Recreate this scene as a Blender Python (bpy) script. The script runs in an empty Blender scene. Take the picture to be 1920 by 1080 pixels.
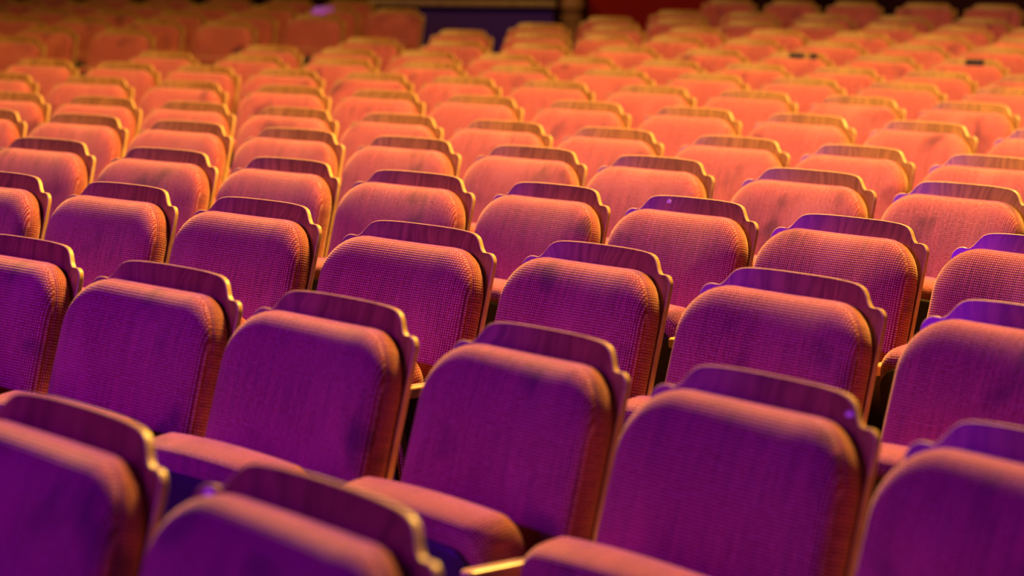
import bpy, bmesh, math, random
from mathutils import Vector, Matrix, Quaternion

random.seed(7)
sc = bpy.context.scene
COL = sc.collection
PI = math.pi

# ------------------------------------------------------------------ the place
CAM_Z = 1.62                      # eye height above the front rows' floor
CX, CY = -12.4021, -6.5826        # centre of the seating arcs (the stage)
TOP = 0.92                        # height of the shoulder of a seat back
# row id, radius, shoulder height relative to eye, pitch, seat angles (right hand shoulder), radial offsets, extra seats on the right
ROWS = [
 ('A',15.355,-0.684,0.587,[0.89363,0.93192],[-0.004,0.003],0),
 ('B',16.321,-0.692,0.535,[0.78097,0.81699,0.84995,0.88007,0.914],[0.021,-0.017,-0.028,0.017,0.004],1),
 ('C',17.255,-0.699,0.568,[0.70071,0.72961,0.76193,0.80153,0.83058,0.86486],[0.013,0.035,0.029,-0.043,0.001,-0.012],1),
 ('D',18.230,-0.711,0.531,[0.6493,0.68102,0.70908,0.74108,0.76768,0.79545,0.82679],[0.008,-0.004,0.017,-0.02,0.009,0.02,-0.022],1),
 ('E',19.184,-0.715,0.544,[0.57879,0.60673,0.63445,0.66285,0.69084,0.7194,0.7465,0.77825],[],1),
 ('F',20.139,-0.724,0.535,[0.54001,0.56611,0.59187,0.61928,0.64611,0.67266,0.6985,0.72605,0.75178],[],1),
 ('G',21.103,-0.706,0.554,[0.49651,0.52458,0.55144,0.57998,0.60526,0.63058,0.65709,0.68324,0.70877,0.73446],[],1),
 ('H',22.060,-0.690,0.538,[0.47341,0.49779,0.52118,0.54524,0.56999,0.59369,0.618,0.64325,0.66769,0.69237,0.71718],[],1),
 ('I',23.017,-0.679,0.570,[0.47877,0.50513,0.531,0.55602,0.58044,0.6063,0.63027,0.65383,0.67742],[],1),
 ('J',23.973,-0.671,0.540,[0.48267,0.5053,0.52881,0.55085,0.57275,0.59557,0.6178,0.64058,0.66288],[],1),
 ('K',24.928,-0.647,0.577,[0.48836,0.51345,0.53686,0.56185,0.58522,0.60731,0.62961,0.65073],[],1),
 ('L',25.888,-0.619,0.537,[0.49308,0.51573,0.5341,0.55415,0.57528,0.59708,0.61834],[],1),
 ('M',26.844,-0.594,0.594,[0.49667,0.51876,0.54138,0.56413,0.58679,0.60725],[],1),
 ('N',27.804,-0.567,0.543,[0.49898,0.51964,0.5397,0.55827,0.57797,0.59702],[],1),
 ('O',28.758,-0.536,0.601,[0.50357,0.52444,0.54542,0.56674,0.58803],[],1),
 ('P',29.718,-0.460,0.557,[0.50331,0.52144,0.53921,0.55953,0.57776],[],1),
]
# the block beyond the aisle: angles run leftwards from the aisle
LEFT = [
 ('J',23.963,-0.661,0.573,[0.40395],0),
 ('K',24.918,-0.633,0.600,[0.41285,0.38864,0.3638],0),
 ('L',25.878,-0.600,0.580,[0.42184,0.39909,0.37622,0.35481],0),
 ('M',26.834,-0.570,0.573,[0.42892,0.40761,0.38549,0.36449,0.34397],1),
 ('N',27.794,-0.539,0.560,[0.43481,0.41473,0.39522,0.37532],4),
 ('O',28.748,-0.503,0.560,[0.40266,0.38332],5),
]

# ------------------------------------------------------------------ materials
def new_mat(name):
    m = bpy.data.materials.new(name); m.use_nodes = True
    nt = m.node_tree; nt.nodes.clear()
    out = nt.nodes.new('ShaderNodeOutputMaterial')
    b = nt.nodes.new('ShaderNodeBsdfPrincipled')
    nt.links.new(b.outputs[0], out.inputs[0])
    return m, nt, b

class NT:
    """small helper to write node maths"""
    def __init__(s, nt): s.nt = nt
    def n(s, t, **k):
        x = s.nt.nodes.new(t)
        for a, v in k.items(): setattr(x, a, v)
        return x
    def put(s, sock, v):
        if isinstance(v, (int, float)): sock.default_value = v
        elif isinstance(v, (tuple, list)): sock.default_value = v
        else: s.nt.links.new(v, sock)
    def m(s, op, a, b=0.0, c=0.0):
        x = s.n('ShaderNodeMath', operation=op)
        s.put(x.inputs[0], a); s.put(x.inputs[1], b); s.put(x.inputs[2], c)
        return x.outputs[0]
    def mix(s, f, a, b):
        x = s.n('ShaderNodeMix', data_type='RGBA')
        s.put(x.inputs[0], f); s.put(x.inputs[6], a); s.put(x.inputs[7], b)
        return x.outputs[2]
    def ramp(s, v, lo, hi):
        x = s.n('ShaderNodeMapRange', interpolation_type='SMOOTHSTEP')
        s.put(x.inputs[0], v); s.put(x.inputs[1], lo); s.put(x.inputs[2], hi)
        return x.outputs[0]
    def comb(s, x_, y_, z_):
        x = s.n('ShaderNodeCombineXYZ')
        s.put(x.inputs[0], x_); s.put(x.inputs[1], y_); s.put(x.inputs[2], z_)
        return x.outputs[0]
    def noise(s, vec, scale, detail=2.0, rough=.5):
        x = s.n('ShaderNodeTexNoise')
        s.put(x.inputs['Vector'], vec); s.put(x.inputs['Scale'], scale)
        s.put(x.inputs['Detail'], detail); s.put(x.inputs['Roughness'], rough)
        return x.outputs[0]

def fabric():
    m, nt, b = new_mat('red_tweed'); h = NT(nt)
    uv = h.n('ShaderNodeTexCoord').outputs['UV']
    sp = h.n('ShaderNodeSeparateXYZ'); h.put(sp.inputs[0], uv)
    u, v = sp.outputs[0], sp.outputs[1]
    rnd = h.n('ShaderNodeObjectInfo').outputs['Random']
    off = h.comb(h.m('MULTIPLY', rnd, 37.0), h.m('MULTIPLY', rnd, 91.0), 0.0)
    va = h.n('ShaderNodeVectorMath', operation='ADD')
    h.put(va.inputs[0], uv); h.put(va.inputs[1], off)
    p = va.outputs[0]
    # woven dots
    cu = h.m('COSINE', h.m('MULTIPLY', u, 2*PI/.0062))
    cv = h.m('COSINE', h.m('MULTIPLY', v, 2*PI/.0056))
    wob = h.noise(p, 160.0, 1.0)
    w = h.m('ADD', h.m('MULTIPLY', h.m('ADD', cu, cv), .5), h.m('MULTIPLY', h.m('SUBTRACT', wob, .5), .9))
    dots = h.ramp(w, .38, .78)
    # threads running up the cloth
    sp2 = h.n('ShaderNodeSeparateXYZ'); h.put(sp2.inputs[0], p)
    thr = h.noise(h.comb(h.m('MULTIPLY', sp2.outputs[0], 170.0), h.m('MULTIPLY', sp2.outputs[1], 7.0), 0.0), 1.0, 2.0)
    # worn and soiled patches
    st = h.noise(p, 6.5, 2.0, .45)
    stain = h.ramp(st, .575, .75)
    pale = h.ramp(h.noise(p, 5.0, 1.0, .4), .52, .78)
    c = h.mix(h.ramp(thr, .3, .72), (.21, .013, .020, 1), (.42, .050, .052, 1))
    c = h.mix(h.m('MULTIPLY', pale, .35), c, (.62, .17, .13, 1))
    c = h.mix(h.m('MULTIPLY', dots, .9), c, (1, .52, .60, 1))
    c = h.mix(h.m('MULTIPLY', stain, .66), c, (.045, .012, .05, 1))
    h.put(b.inputs['Base Color'], c)
    b.inputs['Roughness'].default_value = .95
    b.inputs['Specular IOR Level'].default_value = .12
    b.inputs['Sheen Weight'].default_value = .85
    b.inputs['Sheen Roughness'].default_value = .45
    b.inputs['Sheen Tint'].default_value = (1, .68, .48, 1)
    bp = h.n('ShaderNodeBump'); bp.inputs['Strength'].default_value = .38; bp.inputs['Distance'].default_value = .0012
    h.put(bp.inputs['Height'], h.m('ADD', w, h.m('MULTIPLY', thr, .8)))
    h.put(b.inputs['Normal'], bp.outputs[0])
    return m

def wood(name, c1, c2, rough, coat=0.0, scale=1.0):
    m, nt, b = new_mat(name); h = NT(nt)
    oc = h.n('ShaderNodeTexCoord').outputs['Object']
    rnd = h.n('ShaderNodeObjectInfo').outputs['Random']
    va = h.n('ShaderNodeVectorMath', operation='ADD')
    h.put(va.inputs[0], oc); h.put(va.inputs[1], h.comb(h.m('MULTIPLY', rnd, 13.0), h.m('MULTIPLY', rnd, 29.0), rnd))
    sp = h.n('ShaderNodeSeparateXYZ'); h.put(sp.inputs[0], va.outputs[0])
    warp = h.noise(va.outputs[0], 5.0*scale, 2.0)
    vec = h.comb(h.m('ADD', h.m('MULTIPLY', sp.outputs[0], 60.0*scale), h.m('MULTIPLY', warp, 9.0)), h.m('MULTIPLY', sp.outputs[1], 4.0), h.m('MULTIPLY', sp.outputs[2], 7.0*scale))
    g = h.noise(vec, 1.0, 3.0, .6)
    c = h.mix(h.ramp(g, .3, .7), c1, c2)
    h.put(b.inputs['Base Color'], c)
    h.put(b.inputs['Roughness'], h.m('ADD', h.m('MULTIPLY', g, .12), rough-.06))
    b.inputs['Coat Weight'].default_value = coat
    b.inputs['Specular IOR Level'].default_value = .4
    b.inputs['Coat Roughness'].default_value = .28
    return m

def plain(name, col, rough=.7, spec=.3, var=.25, metal=0.0, scale=6.0):
    m, nt, b = new_mat(name); h = NT(nt)
    oc = h.n('ShaderNodeTexCoord').outputs['Object']
    g = h.noise(oc, scale, 3.0)
    lo = tuple(x*(1-var) for x in col[:3])+(1,); hi = tuple(min(1, x*(1+var)) for x in col[:3])+(1,)
    h.put(b.inputs['Base Color'], h.mix(g, lo, hi))
    b.inputs['Roughness'].default_value = rough
    b.inputs['Specular IOR Level'].default_value = spec
    b.inputs['Metallic'].default_value = metal
    return m

FABRIC = fabric()
WOOD = wood('stained_back_wood', (.19, .092, .024, 1), (.35, .175, .046, 1), .33, .0)
EDGE = wood('pale_plywood_edge', (.62, .38, .15, 1), (.78, .52, .24, 1), .36, .3, 2.0)
PAN = plain('dark_seat_pan', (.045, .028, .035), .45, .4)
STEEL = plain('dark_standard', (.035, .022, .022), .5, .4)
CARPET = plain('dark_carpet', (.060, .018, .022), .95, .05, .5, 0, 40.0)
CHIP_GLINT = plain('pale_chip_and_glint', (.80, .74, .72), .25, .6, .08)  # pale tone for chipped lacquer and for painted glints
BLACK = plain('black_plastic', (.010, .012, .020), .5, .3)
REDWALL = plain('red_wall_cloth', (.22, .010, .012), .9, .1, .2, 0, 3.0)
GREYWALL = plain('parapet_violet_lit', (.045, .012, .30), .7, .2, .15, 0, 1.5)  # grey wall with the violet stage light painted into its colour
LEDGE = wood('parapet_ledge_wood', (.20, .12, .075, 1), (.30, .19, .12, 1), .38, .3)
POST = wood('turned_post_wood', (.22, .11, .05, 1), (.34, .18, .09, 1), .45, .2)
BACKWALL = plain('rear_wall_paint', (.05, .014, .018), .8, .1, .3, 0, 2.0)

# ------------------------------------------------------------------ mesh helpers
def finish(bm, name, mats, smooth=60):
    me = bpy.data.meshes.new(name)
    bm.normal_update(); bm.to_mesh(me); bm.free()
    for m in mats: me.materials.append(m)
    for p in me.polygons: p.use_smooth = True
    try: me.set_sharp_from_angle(angle=math.radians(smooth))
    except Exception: pass
    return me

def link(name, me, parent=None):
    o = bpy.data.objects.new(name, me); COL.objects.link(o)
    if parent: o.parent = parent
    return o

def box_bm(bm, x0, x1, y0, y1, z0, z1, bev=0.0, seg=2):
    r = bmesh.ops.create_cube(bm, size=1.0)
    vs = r['verts']
    for v in vs:
        v.co = Vector(((x0+x1)/2+v.co.x*(x1-x0), (y0+y1)/2+v.co.y*(y1-y0), (z0+z1)/2+v.co.z*(z1-z0)))
    if bev:
        es = list({e for v in vs for e in v.link_edges})
        bmesh.ops.bevel(bm, geom=es, offset=bev, segments=seg, affect='EDGES', profile=.5)

def rrect(hw, z0, z1, rt, rb, nseg=9, nside=8, ntop=14):
    """rounded rectangle, counter-clockwise seen from -Y, list of (u, v)"""
    pts = []
    def arc(cx, cz, r, a0, a1):
        for i in range(nseg+1):
            a = a0+(a1-a0)*i/nseg
            pts.append((cx+r*math.cos(a), cz+r*math.sin(a)))
    def line(a, b, n):
        for i in range(1, n):
            t = i/n; pts.append((a[0]+(b[0]-a[0])*t, a[1]+(b[1]-a[1])*t))
    rt = max(rt, .004); rb = max(rb, .004)
    arc(hw-rb, z0+rb, rb, -PI/2, 0);  line((hw, z0+rb), (hw, z1-rt), nside)
    arc(hw-rt, z1-rt, rt, 0, PI/2);   line((hw-rt, z1), (-hw+rt, z1), ntop)
    arc(-hw+rt, z1-rt, rt, PI/2, PI); line((-hw, z1-rt), (-hw, z0+rb), nside)
    arc(-hw+rb, z0+rb, rb, PI, 1.5*PI); line((-hw+rb, z0), (hw-rb, z0), ntop)
    return pts

def pad_mesh(name, hw, z0, z1, rt, rb, profile, warp, taper=0.0, mats=(FABRIC,)):
    """upholstered pad: outline rings following profile = [(inset, y, is_front)], then capped"""
    bm = bmesh.new(); uvl = bm.loops.layers.uv.new('UVMap')
    rings, uvs = [], []
    base = rrect(hw, z0, z1, rt, rb)
    per = [0.0]
    for i in range(1, len(base)+1):
        a, b_ = base[i-1], base[i % len(base)]
        per.append(per[-1]+math.hypot(a[0]-b_[0], a[1]-b_[1]))
    arc_y = 0.0; prev = None
    for (ins, y, fr) in profile:
        pts = rrect(hw-ins, z0+ins, z1-ins, rt-ins*.75, rb-ins*.75)
        if prev is not None: arc_y += math.hypot(ins-prev[0], y-prev[1])
        prev = (ins, y)
        ring, uv = [], []
        for i, (u, v) in enumerate(pts):
            k = 1.0-taper*(v-z0)/(z1-z0)
            co = warp(u*k, y, v)
            ring.append(bm.verts.new(co)); uv.append(((u, v), (per[i], arc_y)))
        rings.append((ring, fr)); uvs.append(uv)
    n = len(base)
    for a in range(len(rings)-1):
        r0, r1 = rings[a][0], rings[a+1][0]
        front = rings[a+1][1]
        for i in range(n):
            j = (i+1) % n
            f = bm.faces.new((r0[i], r0[j], r1[j], r1[i]))
            which = 0 if front else 1
            q = [uvs[a][i][which], uvs[a][j][which], uvs[a+1][j][which], uvs[a+1][i][which]]
            if which == 1 and j == 0:
                q[1] = (per[n], q[1][1]); q[2] = (per[n], q[2][1])
            for l, c in zip(f.loops, q): l[uvl].uv = c
    for ring, uv, flip in ((rings[0][0], uvs[0], True), (rings[-1][0], uvs[-1], False)):
        cu = sum(c[0][0] for c in uv)/n; cv = sum(c[0][1] for c in uv)/n
        cen = bm.verts.new(sum((v.co for v in ring), Vector())/n)
        for i in range(n):
            j = (i+1) % n
            vs = (ring[j], ring[i], cen) if flip else (ring[i], ring[j], cen)
            cs = (uv[j][0], uv[i][0], (cu, cv)) if flip else (uv[i][0], uv[j][0], (cu, cv))
            f = bm.faces.new(vs)
            for l, c in zip(f.loops, cs): l[uvl].uv = c
    return finish(bm, name, list(mats), 80)

# ------------------------------------------------------------------ the theatre seat (faces -Y)
HW = .25                                   # half width of the wooden back
REC = math.radians(15)                     # recline
SAG = .36                                  # hollow of the back: edges come forward by SAG*u*u
cR, sR = math.cos(REC), math.sin(REC)
Z0 = TOP+.012                              # world height of panel level v = 0
def panel(u, y, v):
    """panel space (u across, y towards the back, v up the panel) -> seat space"""
    y = y-SAG*u*u
    return Vector((u, sR*v+cR*y, Z0+cR*v-sR*y))

def shell_outline():
    """right half of the top outline of the wooden back, from the side up to the middle"""
    p = [(HW, -.50), (HW, -.30), (HW, -.12), (HW, -.055)]
    # round ear at the shoulder
    for i in range(1, 8):
        a = math.radians(-8+i*15); r = .027
        p.append((HW-r+r*math.cos(a), -.0285+r*math.sin(a)))
    # hollow up to the crown
    p += [(HW-.0400, -.0035), (HW-.0480, .0005), (HW-.0555, .0075), (HW-.0620, .0165)]
    # crown corner
    p += [(HW-.0690, .0255), (HW-.0775, .0330), (HW-.0890, .0380), (HW-.104, .0410)]
    p += [(HW-.125, .0430), (HW-.158, .0448), (HW-.200, .0458), (0, .0460)]
    return p

def shell_mesh():
    half = shell_outline()
    out = half+[(-u, v) for (u, v) in reversed(half[:-1])]
    T = .014
    bm = bmesh.new()
    # columns: pair right and left points of the same rank, so the face follows the hollow back
    n = len(half)
    def layer(y, ins):
        rows = []
        for (u, v) in half:
            k = max(0.0, 1-ins/HW)
            uu = u*k; vv = v-(ins if v > -.04 else 0)
            cols = 13
            rows.append([bm.verts.new(panel(uu*(1-2*c/(cols-1)), y, vv)) for c in range(cols)])
        return rows
    fr0 = layer(-T/2, .0018); fr1 = layer(-T/2+.0018, 0.0); bk1 = layer(T/2-.0018, 0.0); bk0 = layer(T/2, .0018)
    def faces(rows, flip, mat):
        for a in range(n-1):
            for c in range(12):
                q = [rows[a][c], rows[a+1][c], rows[a+1][c+1], rows[a][c+1]]
                if flip: q.reverse()
                try:
                    f = bm.faces.new(q); f.material_index = mat
                except ValueError: pass
    faces(fr0, False, 0); faces(bk0, True, 0)
    def rim(rows):
        return [r[0] for r in rows]+[r[c] for r in (rows[-1],) for c in range(1, 12)]+[r[-1] for r in reversed(rows)]
    rims = [rim(x) for x in (fr0, fr1, bk1, bk0)]
    for a in range(3):
        for i in range(len(rims[a])-1):
            f = bm.faces.new((rims[a][i], rims[a+1][i], rims[a+1][i+1], rims[a][i+1])); f.material_index = 1
    # drop the unused inner vertices of the two middle layers
    loose = [v for v in bm.verts if not v.link_faces]
    bmesh.ops.delete(bm, geom=loose, context='VERTS')
    bmesh.ops.remove_doubles(bm, verts=bm.verts, dist=1e-6)
    bmesh.ops.recalc_face_normals(bm, faces=bm.faces)
    return finish(bm, 'back_shell', [WOOD, EDGE], 24)

def back_cushion_mesh():
    prof = [(.008, -.008, False), (.003, -.012, False), (.0, -.020, False), (-.001, -.030, False), (-.0005, -.040, False),
            (.0015, -.0475, False), (.0036, -.0500, False), (.0034, -.0525, True), (.0050, -.0570, True), (.0080, -.0625, True),
            (.0130, -.0680, True), (.0205, -.0732, True), (.032, -.0782, True), (.049, -.0830, True), (.075, -.0875, True),
            (.105, -.0910, True), (.14, -.0935, True), (.18, -.0950, True), (.225, -.0955, True)]
    return pad_mesh('back_cushion', .2535, -.52, -.003, .112, .03, prof, panel, .025)

# folded seat: stands on edge in front of the back
SEAT_TOP = Vector((0, -.288, .738)); SEAT_ANG = math.radians(-9)
def seat_warp(u, y, v):
    c, s = math.cos(SEAT_ANG), math.sin(SEAT_ANG)
    return Vector((u, SEAT_TOP.y+s*v+c*y+.25*u*u, SEAT_TOP.z+c*v-s*y-.25*u*u))
def seat_pad_mesh():
    prof = [(.10, .058, True), (.045, .056, True), (.020, .050, True), (.007, .038, True), (0, .022, False), (-.001, 0, False), (-.0005, -.020, False),
            (.004, -.034, False), (.012, -.044, False), (.024, -.050, True), (.05, -.052, True), (.12, -.052, True)]
    # drawn from the sitter's side to the underside; ring order turned so normals point out
    return pad_mesh('seat_pad', .238, -.40, 0.0, .055, .03, prof, seat_warp)
def seat_pan_mesh():
    bm = bmesh.new()
    pts = rrect(.215, -.385, -.040, .05, .03, 6, 4, 6)
    ins = rrect(.211, -.381, -.044, .046, .026, 6, 4, 6)
    a = [bm.verts.new(seat_warp(u, -.046, v)) for u, v in pts]
    b = [bm.verts.new(seat_warp(u, -.060, v)) for u, v in pts]
    c = [bm.verts.new(seat_warp(u, -.063, v)) for u, v in ins]
    n = len(pts)
    for r0, r1 in ((a, b), (b, c)):
        for i in range(n):
            j = (i+1) % n; bm.faces.new((r0[i], r0[j], r1[j], r1[i]))
    bm.faces.new(c); bm.faces.new(list(reversed(a)))
    return finish(bm, 'seat_pan', [PAN], 40)

ARM_X = HW+.0245
def armrest_mesh(side=1):
    """light wooden arm: rounded front end, gently dropping to the back"""
    bm = bmesh.new()
    cx = ARM_X*side; hw = .018; t = .024
    out = []
    y0, y1 = -.385, -.03
    for i in range(13):
        a = PI+PI*i/12
        out.append((cx+hw*math.cos(a), y0+hw+hw*1.0*math.sin(a)))
    out += [(cx+hw, -.25), (cx+hw*.85, -.12), (cx+hw*.8, y1), (cx-hw*.8, y1), (cx-hw*.85, -.12), (cx-hw, -.25)]
    def ring(z, k):
        r = []
        for (x, y) in out:
            r.append(bm.verts.new((cx+(x-cx)*k, -.2+(y+.2)*(1-(1-k)*.1), z-.006*(y-y0))))
        return r
    rs = [ring(0.674-t, .9), ring(0.674-t+.004, 1.0), ring(0.674-.005, 1.0), ring(0.674-.0015, .93), ring(0.674, .82)]
    n = len(out)
    for a in range(len(rs)-1):
        for i in range(n):
            j = (i+1) % n; bm.faces.new((rs[a][i], rs[a][j], rs[a+1][j], rs[a+1][i]))
    bm.faces.new(rs[-1]); bm.faces.new(list(reversed(rs[0])))
    bmesh.ops.recalc_face_normals(bm, faces=bm.faces)
    return finish(bm, 'armrest', [EDGE], 40)
def standard_mesh(side=1):
    bm = bmesh.new(); cx = ARM_X*side
    # upright plate with a foot, cut to the lean of the back
    prof = [(-.30, 0), (-.06, 0), (-.06, .03), (-.12, .06), (-.10, .40), (-.045, .650), (-.35, .650), (-.33, .56), (-.27, .40), (-.25, .06), (-.30, .03)]
    L = [bm.verts.new((cx-.011, y, z)) for y, z in prof]; R = [bm.verts.new((cx+.011, y, z)) for y, z in prof]
    n = len(prof)
    for i in range(n):
        j = (i+1) % n; bm.faces.new((L[i], L[j], R[j], R[i]))
    bm.faces.new(L); bm.faces.new(list(reversed(R)))
    bmesh.ops.recalc_face_normals(bm, faces=bm.faces)
    return finish(bm, 'standard', [STEEL], 40)

M_SHELL, M_CUSH, M_PAD, M_PAN = shell_mesh(), back_cushion_mesh(), seat_pad_mesh(), seat_pan_mesh()
for me in (M_PAD, M_CUSH):
    b_ = bmesh.new(); b_.from_mesh(me); bmesh.ops.recalc_face_normals(b_, faces=b_.faces); b_.to_mesh(me); b_.free()
M_ARM, M_STD = armrest_mesh(1), standard_mesh(1)
M_ARML, M_STDL = armrest_mesh(-1), standard_mesh(-1)

def make_seat():
    root = bpy.data.objects.new('theatre_seat', None); COL.objects.link(root)
    root.empty_display_size = .2
    link('back_shell', M_SHELL, root); link('back_cushion', M_CUSH, root)
    pad = link('seat_pad', M_PAD, root); link('seat_pan', M_PAN, pad)
    link('armrest', M_ARM, root); link('standard', M_STD, root)
    return root

def copy_tree(o, parent=None):
    kids = list(o.children)
    c = o.copy(); COL.objects.link(c); c.parent = parent
    for k in kids: copy_tree(k, c)
    return c

PROTO = make_seat(); used = [False]
ORD = ['first', 'second', 'third', 'fourth', 'fifth', 'sixth', 'seventh', 'eighth', 'ninth', 'tenth', 'eleventh', 'twelfth',
       'thirteenth', 'fourteenth', 'fifteenth', 'sixteenth', 'seventeenth']

def place(r, zrel, th_s, spacing, label, group, aisle_left=False, dr=0.0, wmax=.535, wide=0.0):
    w = min(.47+.3*(spacing-.519)+wide, wmax, spacing-.049)
    fx = w/(2*HW)
    src = PROTO
    if used[0]: o = copy_tree(PROTO)
    else: o = PROTO; used[0] = True
    rr = r+dr
    thc = th_s-(HW*fx)/rr
    sh = panel(HW-.010, 0, .017)              # the shoulder of the wooden back, in seat space
    off = Matrix.Rotation(-thc, 3, 'Z') @ Vector((sh.x*fx, sh.y, 0))
    o.location = (CX+rr*math.sin(th_s)-off.x, CY+rr*math.cos(th_s)-off.y, CAM_Z+zrel-TOP)
    o.rotation_euler = (0, 0, -thc)
    o.scale = (fx, 1, 1)
    o['label'] = label; o['category'] = 'seat'; o['group'] = group
    if aisle_left:
        link('armrest', M_ARML, o); link('standard', M_STDL, o)
    return o

SEATS = {}
for ri, (key, r, zrel, pitch, ths, drs, ext) in enumerate(ROWS):
    ths = list(ths)
    for e in range(ext): ths.append(ths[-1]+pitch/r)
    jobs = []
    for j, th in enumerate(ths):
        spacing = (th-ths[j-1])*r if j else pitch
        jobs.append((j, th, spacing))
    for j, th, spacing in jobs:
        dr = drs[j] if j < len(drs) else 0.0
        aisle = key in 'IJKLMNOP'
        rowname = ('nearest row' if ri == 0 else ORD[ri]+' row from the front')
        if aisle:
            lab = 'red tweed seat, %s, %s' % (rowname, 'aisle end seat' if j == 0 else ORD[j]+' seat right of the aisle')
        else:
            lab = 'red tweed seat, %s, %s from left edge' % (rowname, 'first seat' if j == 0 else ORD[j]+' seat')
        SEATS[key, j] = place(r, zrel, th, spacing, lab, 'theatre seats of the main block', aisle and j == 0, dr, wide=.028 if key == 'A' else 0.0)
for li, (key, r, zrel, pitch, ths, ext) in enumerate(LEFT):
    ths = list(ths)
    for e in range(ext): ths.append(ths[-1]-pitch/r)
    for j, th in enumerate(ths):
        spacing = (th-ths[j+1])*r if j+1 < len(ths) else pitch
        lab = 'red tweed seat across the aisle, %s row there, %s' % (ORD[li], 'end seat on its right' if j == 0 else ORD[j]+' seat from its right end')
        SEATS['left'+key, j] = place(r, zrel, th, spacing, lab, 'theatre seats beyond the aisle', wmax=.475)

# ------------------------------------------------------------------ setting
def tag(o, label=None, cat=None, group=None, kind=None):
    for k, v in (('label', label), ('category', cat), ('group', group), ('kind', kind)):
        if v: o[k] = v
    return o

def floor_z(r):
    tab = [(0, .015)]+[(x[1], CAM_Z+x[2]-TOP) for x in ROWS]+[(40, .32)]
    for a, b in zip(tab, tab[1:]):
        if r <= b[0]:
            t = (r-a[0])/(b[0]-a[0]); return a[1]+(b[1]-a[1])*t
    return tab[-1][1]

def floor_mesh():
    bm = bmesh.new()
    radii = [9+i*.5 for i in range(55)]
    angs = [math.radians(a) for a in range(-5, 86, 2)]
    g = [[bm.verts.new((CX+r*math.sin(a), CY+r*math.cos(a), floor_z(r)-.002)) for a in angs] for r in radii]
    for i in range(len(radii)-1):
        for j in range(len(angs)-1):
            bm.faces.new((g[i][j], g[i][j+1], g[i+1][j+1], g[i+1][j]))
    bmesh.ops.recalc_face_normals(bm, faces=bm.faces)
    me = finish(bm, 'floor', [CARPET]); return me
fl = link('floor', floor_mesh()); tag(fl, kind='structure')
if fl.data.polygons[0].normal.z < 0: fl.data.flip_normals()

def arc_wall(name, r, a0, a1, z0, z1, t, mat, n=24):
    bm = bmesh.new(); sec = []
    for i in range(n+1):
        a = math.radians(a0+(a1-a0)*i/n); q = []
        for rr, z in ((r, z0), (r+t, z0), (r+t, z1), (r, z1)):
            q.append(bm.verts.new((CX+rr*math.sin(a), CY+rr*math.cos(a), z)))
        sec.append(q)
    for i in range(n):
        for k in range(4):
            m_ = (k+1) % 4
            bm.faces.new((sec[i][k], sec[i][m_], sec[i+1][m_], sec[i+1][k]))
    bm.faces.new(sec[0]); bm.faces.new(list(reversed(sec[-1])))
    bmesh.ops.recalc_face_normals(bm, faces=bm.faces)
    return finish(bm, name, [mat], 40)

w = link('wall_back', arc_wall('wall_back', 33.5, 2, 55, 0, 5, .2, BACKWALL)); tag(w, kind='structure')

# the low parapet at the end of the aisle, its post, and the red wall beside it
def box_obj(name, dims, mat, parent=None, bev=.004):
    bm = bmesh.new(); box_bm(bm, *dims, bev)
    return link(name, finish(bm, name, [mat], 40), parent)
par = bpy.data.objects.new('parapet', None); COL.objects.link(par); par.location = (-.42, 20.30, .19)
tag(par, 'low dark parapet wall with wooden ledge at the end of the aisle', 'parapet')
box_obj('panel', (-.78, .74, -.06, .06, 0, .93), GREYWALL, par)
box_obj('ledge', (-.80, .76, -.17, .13, .93, .985), LEDGE, par, .012)
def lathe(bm, prof, seg=28, flutes=0, depth=0.0, zlo=0, zhi=0):
    rings = []
    for (rad, z) in prof:
        ring = []
        for i in range(seg):
            a = 2*PI*i/seg
            k = rad-(depth*(.5+.5*math.cos(a*flutes)) if flutes and zlo <= z <= zhi else 0)
            ring.append(bm.verts.new((k*math.cos(a), k*math.sin(a), z)))
        rings.append(ring)
    for a in range(len(rings)-1):
        for i in range(seg):
            j = (i+1) % seg
            bm.faces.new((rings[a][i], rings[a][j], rings[a+1][j], rings[a+1][i]))
    bm.faces.new(list(reversed(rings[0]))); bm.faces.new(rings[-1])
pr = bpy.data.objects.new('fluted_post', None); COL.objects.link(pr); pr.location = (.475, 20.25, .19)
tag(pr, 'fluted wooden post between the dark parapet and the red wall', 'post')
bm = bmesh.new(); lathe(bm, [(.10, 0), (.10, .10), (.085, .13), (.085, .16), (.08, .18), (.08, .80), (.085, .82), (.095, .84), (.095, .87)], 96, 12, .014, .17, .81)
link('shaft', finish(bm, 'shaft', [POST], 40), pr)
bm = bmesh.new(); lathe(bm, [(.05, .868), (.06, .88), (.095, .91), (.11, .95), (.10, .99), (.07, 1.03), (.03, 1.05), (.005, 1.055)], 32)
link('finial', finish(bm, 'finial', [POST], 60), pr)
w = box_obj('wall_right', (.62, 1.66, 20.42, 20.55, 0, 4), REDWALL); tag(w, kind='structure')

# small black clips stuck to the crowns of two seats in the eleventh row
def clip(seat, u, wd, ht):
    shell = [c for c in seat.children if c.name.startswith('back_shell')][0]
    bm = bmesh.new(); box_bm(bm, -wd/2, wd/2, -.006, .006, -ht/2, ht/2, .003)
    for v in bm.verts: v.co = panel(u+v.co.x, v.co.y-.0135, .024+v.co.z)
    o = link('clip', finish(bm, 'clip', [BLACK], 40), shell); o['label'] = 'small black clip on the crown of the seat back'
clip(SEATS['K', 5], -.01, .095, .028); clip(SEATS['K', 5], .105, .045, .032); clip(SEATS['K', 7], .02, .115, .036)

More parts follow.
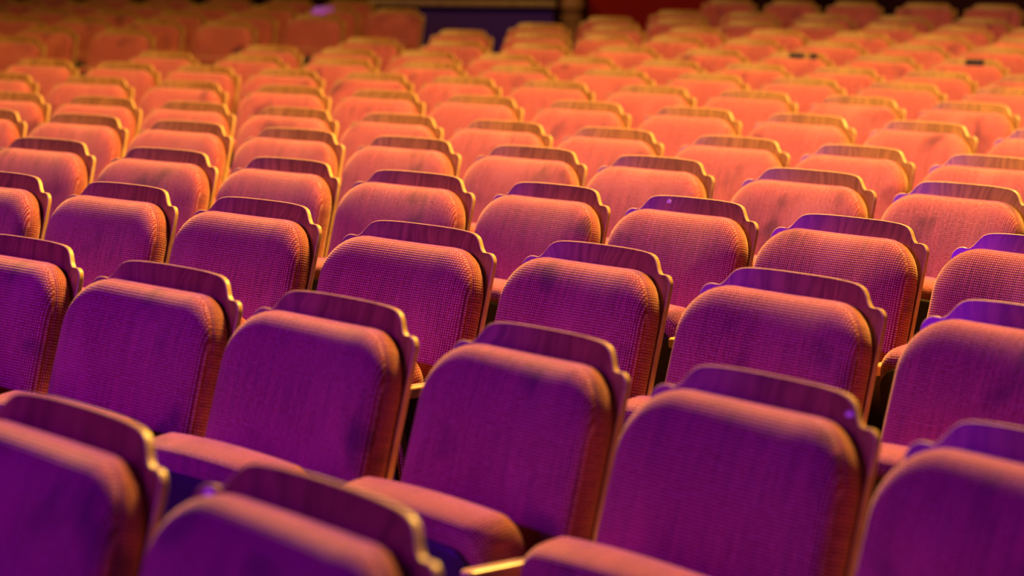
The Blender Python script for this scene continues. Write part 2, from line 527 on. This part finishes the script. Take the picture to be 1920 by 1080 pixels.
# chipped lacquer on one seat back, painted glints on two others
def chip_or_glint(seat, u, v, wd, ht):
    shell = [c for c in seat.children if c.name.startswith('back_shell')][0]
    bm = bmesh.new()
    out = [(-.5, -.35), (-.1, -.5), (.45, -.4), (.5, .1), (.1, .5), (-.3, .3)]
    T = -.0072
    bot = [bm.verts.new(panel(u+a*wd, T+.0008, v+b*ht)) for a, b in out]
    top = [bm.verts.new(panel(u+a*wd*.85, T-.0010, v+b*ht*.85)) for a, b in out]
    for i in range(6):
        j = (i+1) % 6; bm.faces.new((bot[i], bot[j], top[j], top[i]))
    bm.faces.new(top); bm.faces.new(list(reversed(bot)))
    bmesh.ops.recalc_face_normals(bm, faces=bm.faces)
    o = link('chip_glint_patch', finish(bm, 'chip_glint_patch', [CHIP_GLINT], 30), shell); o['label'] = 'pale patch on dark lacquer, for chipped spots and painted glints'
chip_or_glint(SEATS['D', 5], -.105, .028, .018, .012)
chip_or_glint(SEATS['B', 4], .176, .012, .020, .011)  # bright reflection on the crown corner, painted as a pale patch
chip_or_glint(SEATS['A', 1], -.222, -.012, .022, .014)  # glint on the ear, painted as a pale patch

for k_, t_ in ((('D', 5), 'red tweed seat with chipped lacquer left of its crown, fourth row from the front'),
              (('B', 4), 'red tweed seat with painted glint at right of its crown, second row from the front'),
              (('A', 1), 'red tweed seat, nearest row, cut by the bottom edge, painted glint on left shoulder'),
              (('K', 5), 'red tweed seat with two black clips on its crown, eleventh row from the front'),
              (('K', 7), 'red tweed seat with one wide black clip on its crown, eleventh row')):
    SEATS[k_]['label'] = t_

# ------------------------------------------------------------------ light
def area(name, loc, target, size, power, col, size_y=None, spread=180):
    d = bpy.data.lights.new(name, 'AREA'); d.energy = power; d.color = col; d.size = size
    if size_y: d.shape = 'RECTANGLE'; d.size_y = size_y
    d.spread = math.radians(spread)
    o = bpy.data.objects.new(name, d); COL.objects.link(o)
    o.location = loc
    o.rotation_euler = (Vector(target)-Vector(loc)).to_track_quat('-Z', 'Y').to_euler()
    return o

WARM = (1.0, .53, .085)
VIOLET = (.25, .0, 1.0)
def spot(name, loc, target, angle, power, col, blend=.5, radius=.25):
    d = bpy.data.lights.new(name, 'SPOT'); d.energy = power; d.color = col
    d.spot_size = math.radians(angle); d.spot_blend = blend; d.shadow_soft_size = radius
    o = bpy.data.objects.new(name, d); COL.objects.link(o)
    o.location = loc
    o.rotation_euler = (Vector(target)-Vector(loc)).to_track_quat('-Z', 'Y').to_euler()
    return o
area('warm_house_light_front', (1.2, 8.0, 6.0), (0.4, 6.6, .8), .9, 1250, WARM)
area('warm_house_light_middle', (3.4, 10.5, 6.0), (1.5, 10.5, .8), .9, 400, WARM)
spot('warm_house_light_rear', (2.8, 15.6, 6.8), (2.0, 14.7, .8), 48, 1550, WARM, .6, .4)
area('warm_house_light_left', (-6.5, 9.5, 5.9), (1.8, 14.0, .8), 3.0, 185, WARM, None, 100)
area('violet_stage_light', (-9.0, 1.0, 5.2), (0.3, 5.5, .8), .6, 172, VIOLET, None, 84)
area('blue_stage_light', (-4.5, -4.0, 3.2), (0.0, 4.0, .8), 1.0, 75, (.04, .0, 1.0))
bpy.context.view_layer.update()
hit = SEATS['leftN', 1].matrix_world @ panel(-.10, 0, .018)
spot('added_violet_spot', (-3.6, 13.6, 4.8), hit, 1.7, 4200, (.13, 0, 1), .6, .01)  # added unseen spot, puts a violet sheen on one far crown

wld = bpy.data.worlds.new('hall_dim'); sc.world = wld; wld.use_nodes = True
bg = wld.node_tree.nodes['Background']; bg.inputs[0].default_value = (.03, .006, .02, 1); bg.inputs[1].default_value = .25

# ------------------------------------------------------------------ camera
cd = bpy.data.cameras.new('camera'); co = bpy.data.objects.new('camera', cd); COL.objects.link(co)
cd.sensor_width = 36; cd.lens = 4537.7/1920*36
pt, rl = .14032, .01007
fw = Vector((0, math.cos(pt), -math.sin(pt))); up = Vector((0, math.sin(pt), math.cos(pt))); rt = Vector((1, 0, 0))
x = rt*math.cos(rl)+up*math.sin(rl); y = -rt*math.sin(rl)+up*math.cos(rl)
M = Matrix((x, y, -fw)).transposed().to_4x4(); M.translation = (0, 0, CAM_Z)
co.matrix_world = M
cd.clip_end = 200
cd.dof.use_dof = True; cd.dof.focus_distance = 5.7; cd.dof.aperture_fstop = 3.2
sc.camera = co

sc.view_settings.view_transform = 'Standard'; sc.view_settings.look = 'None'
sc.view_settings.gamma = 1; sc.view_settings.use_curve_mapping = False
sc.view_settings.exposure = 0
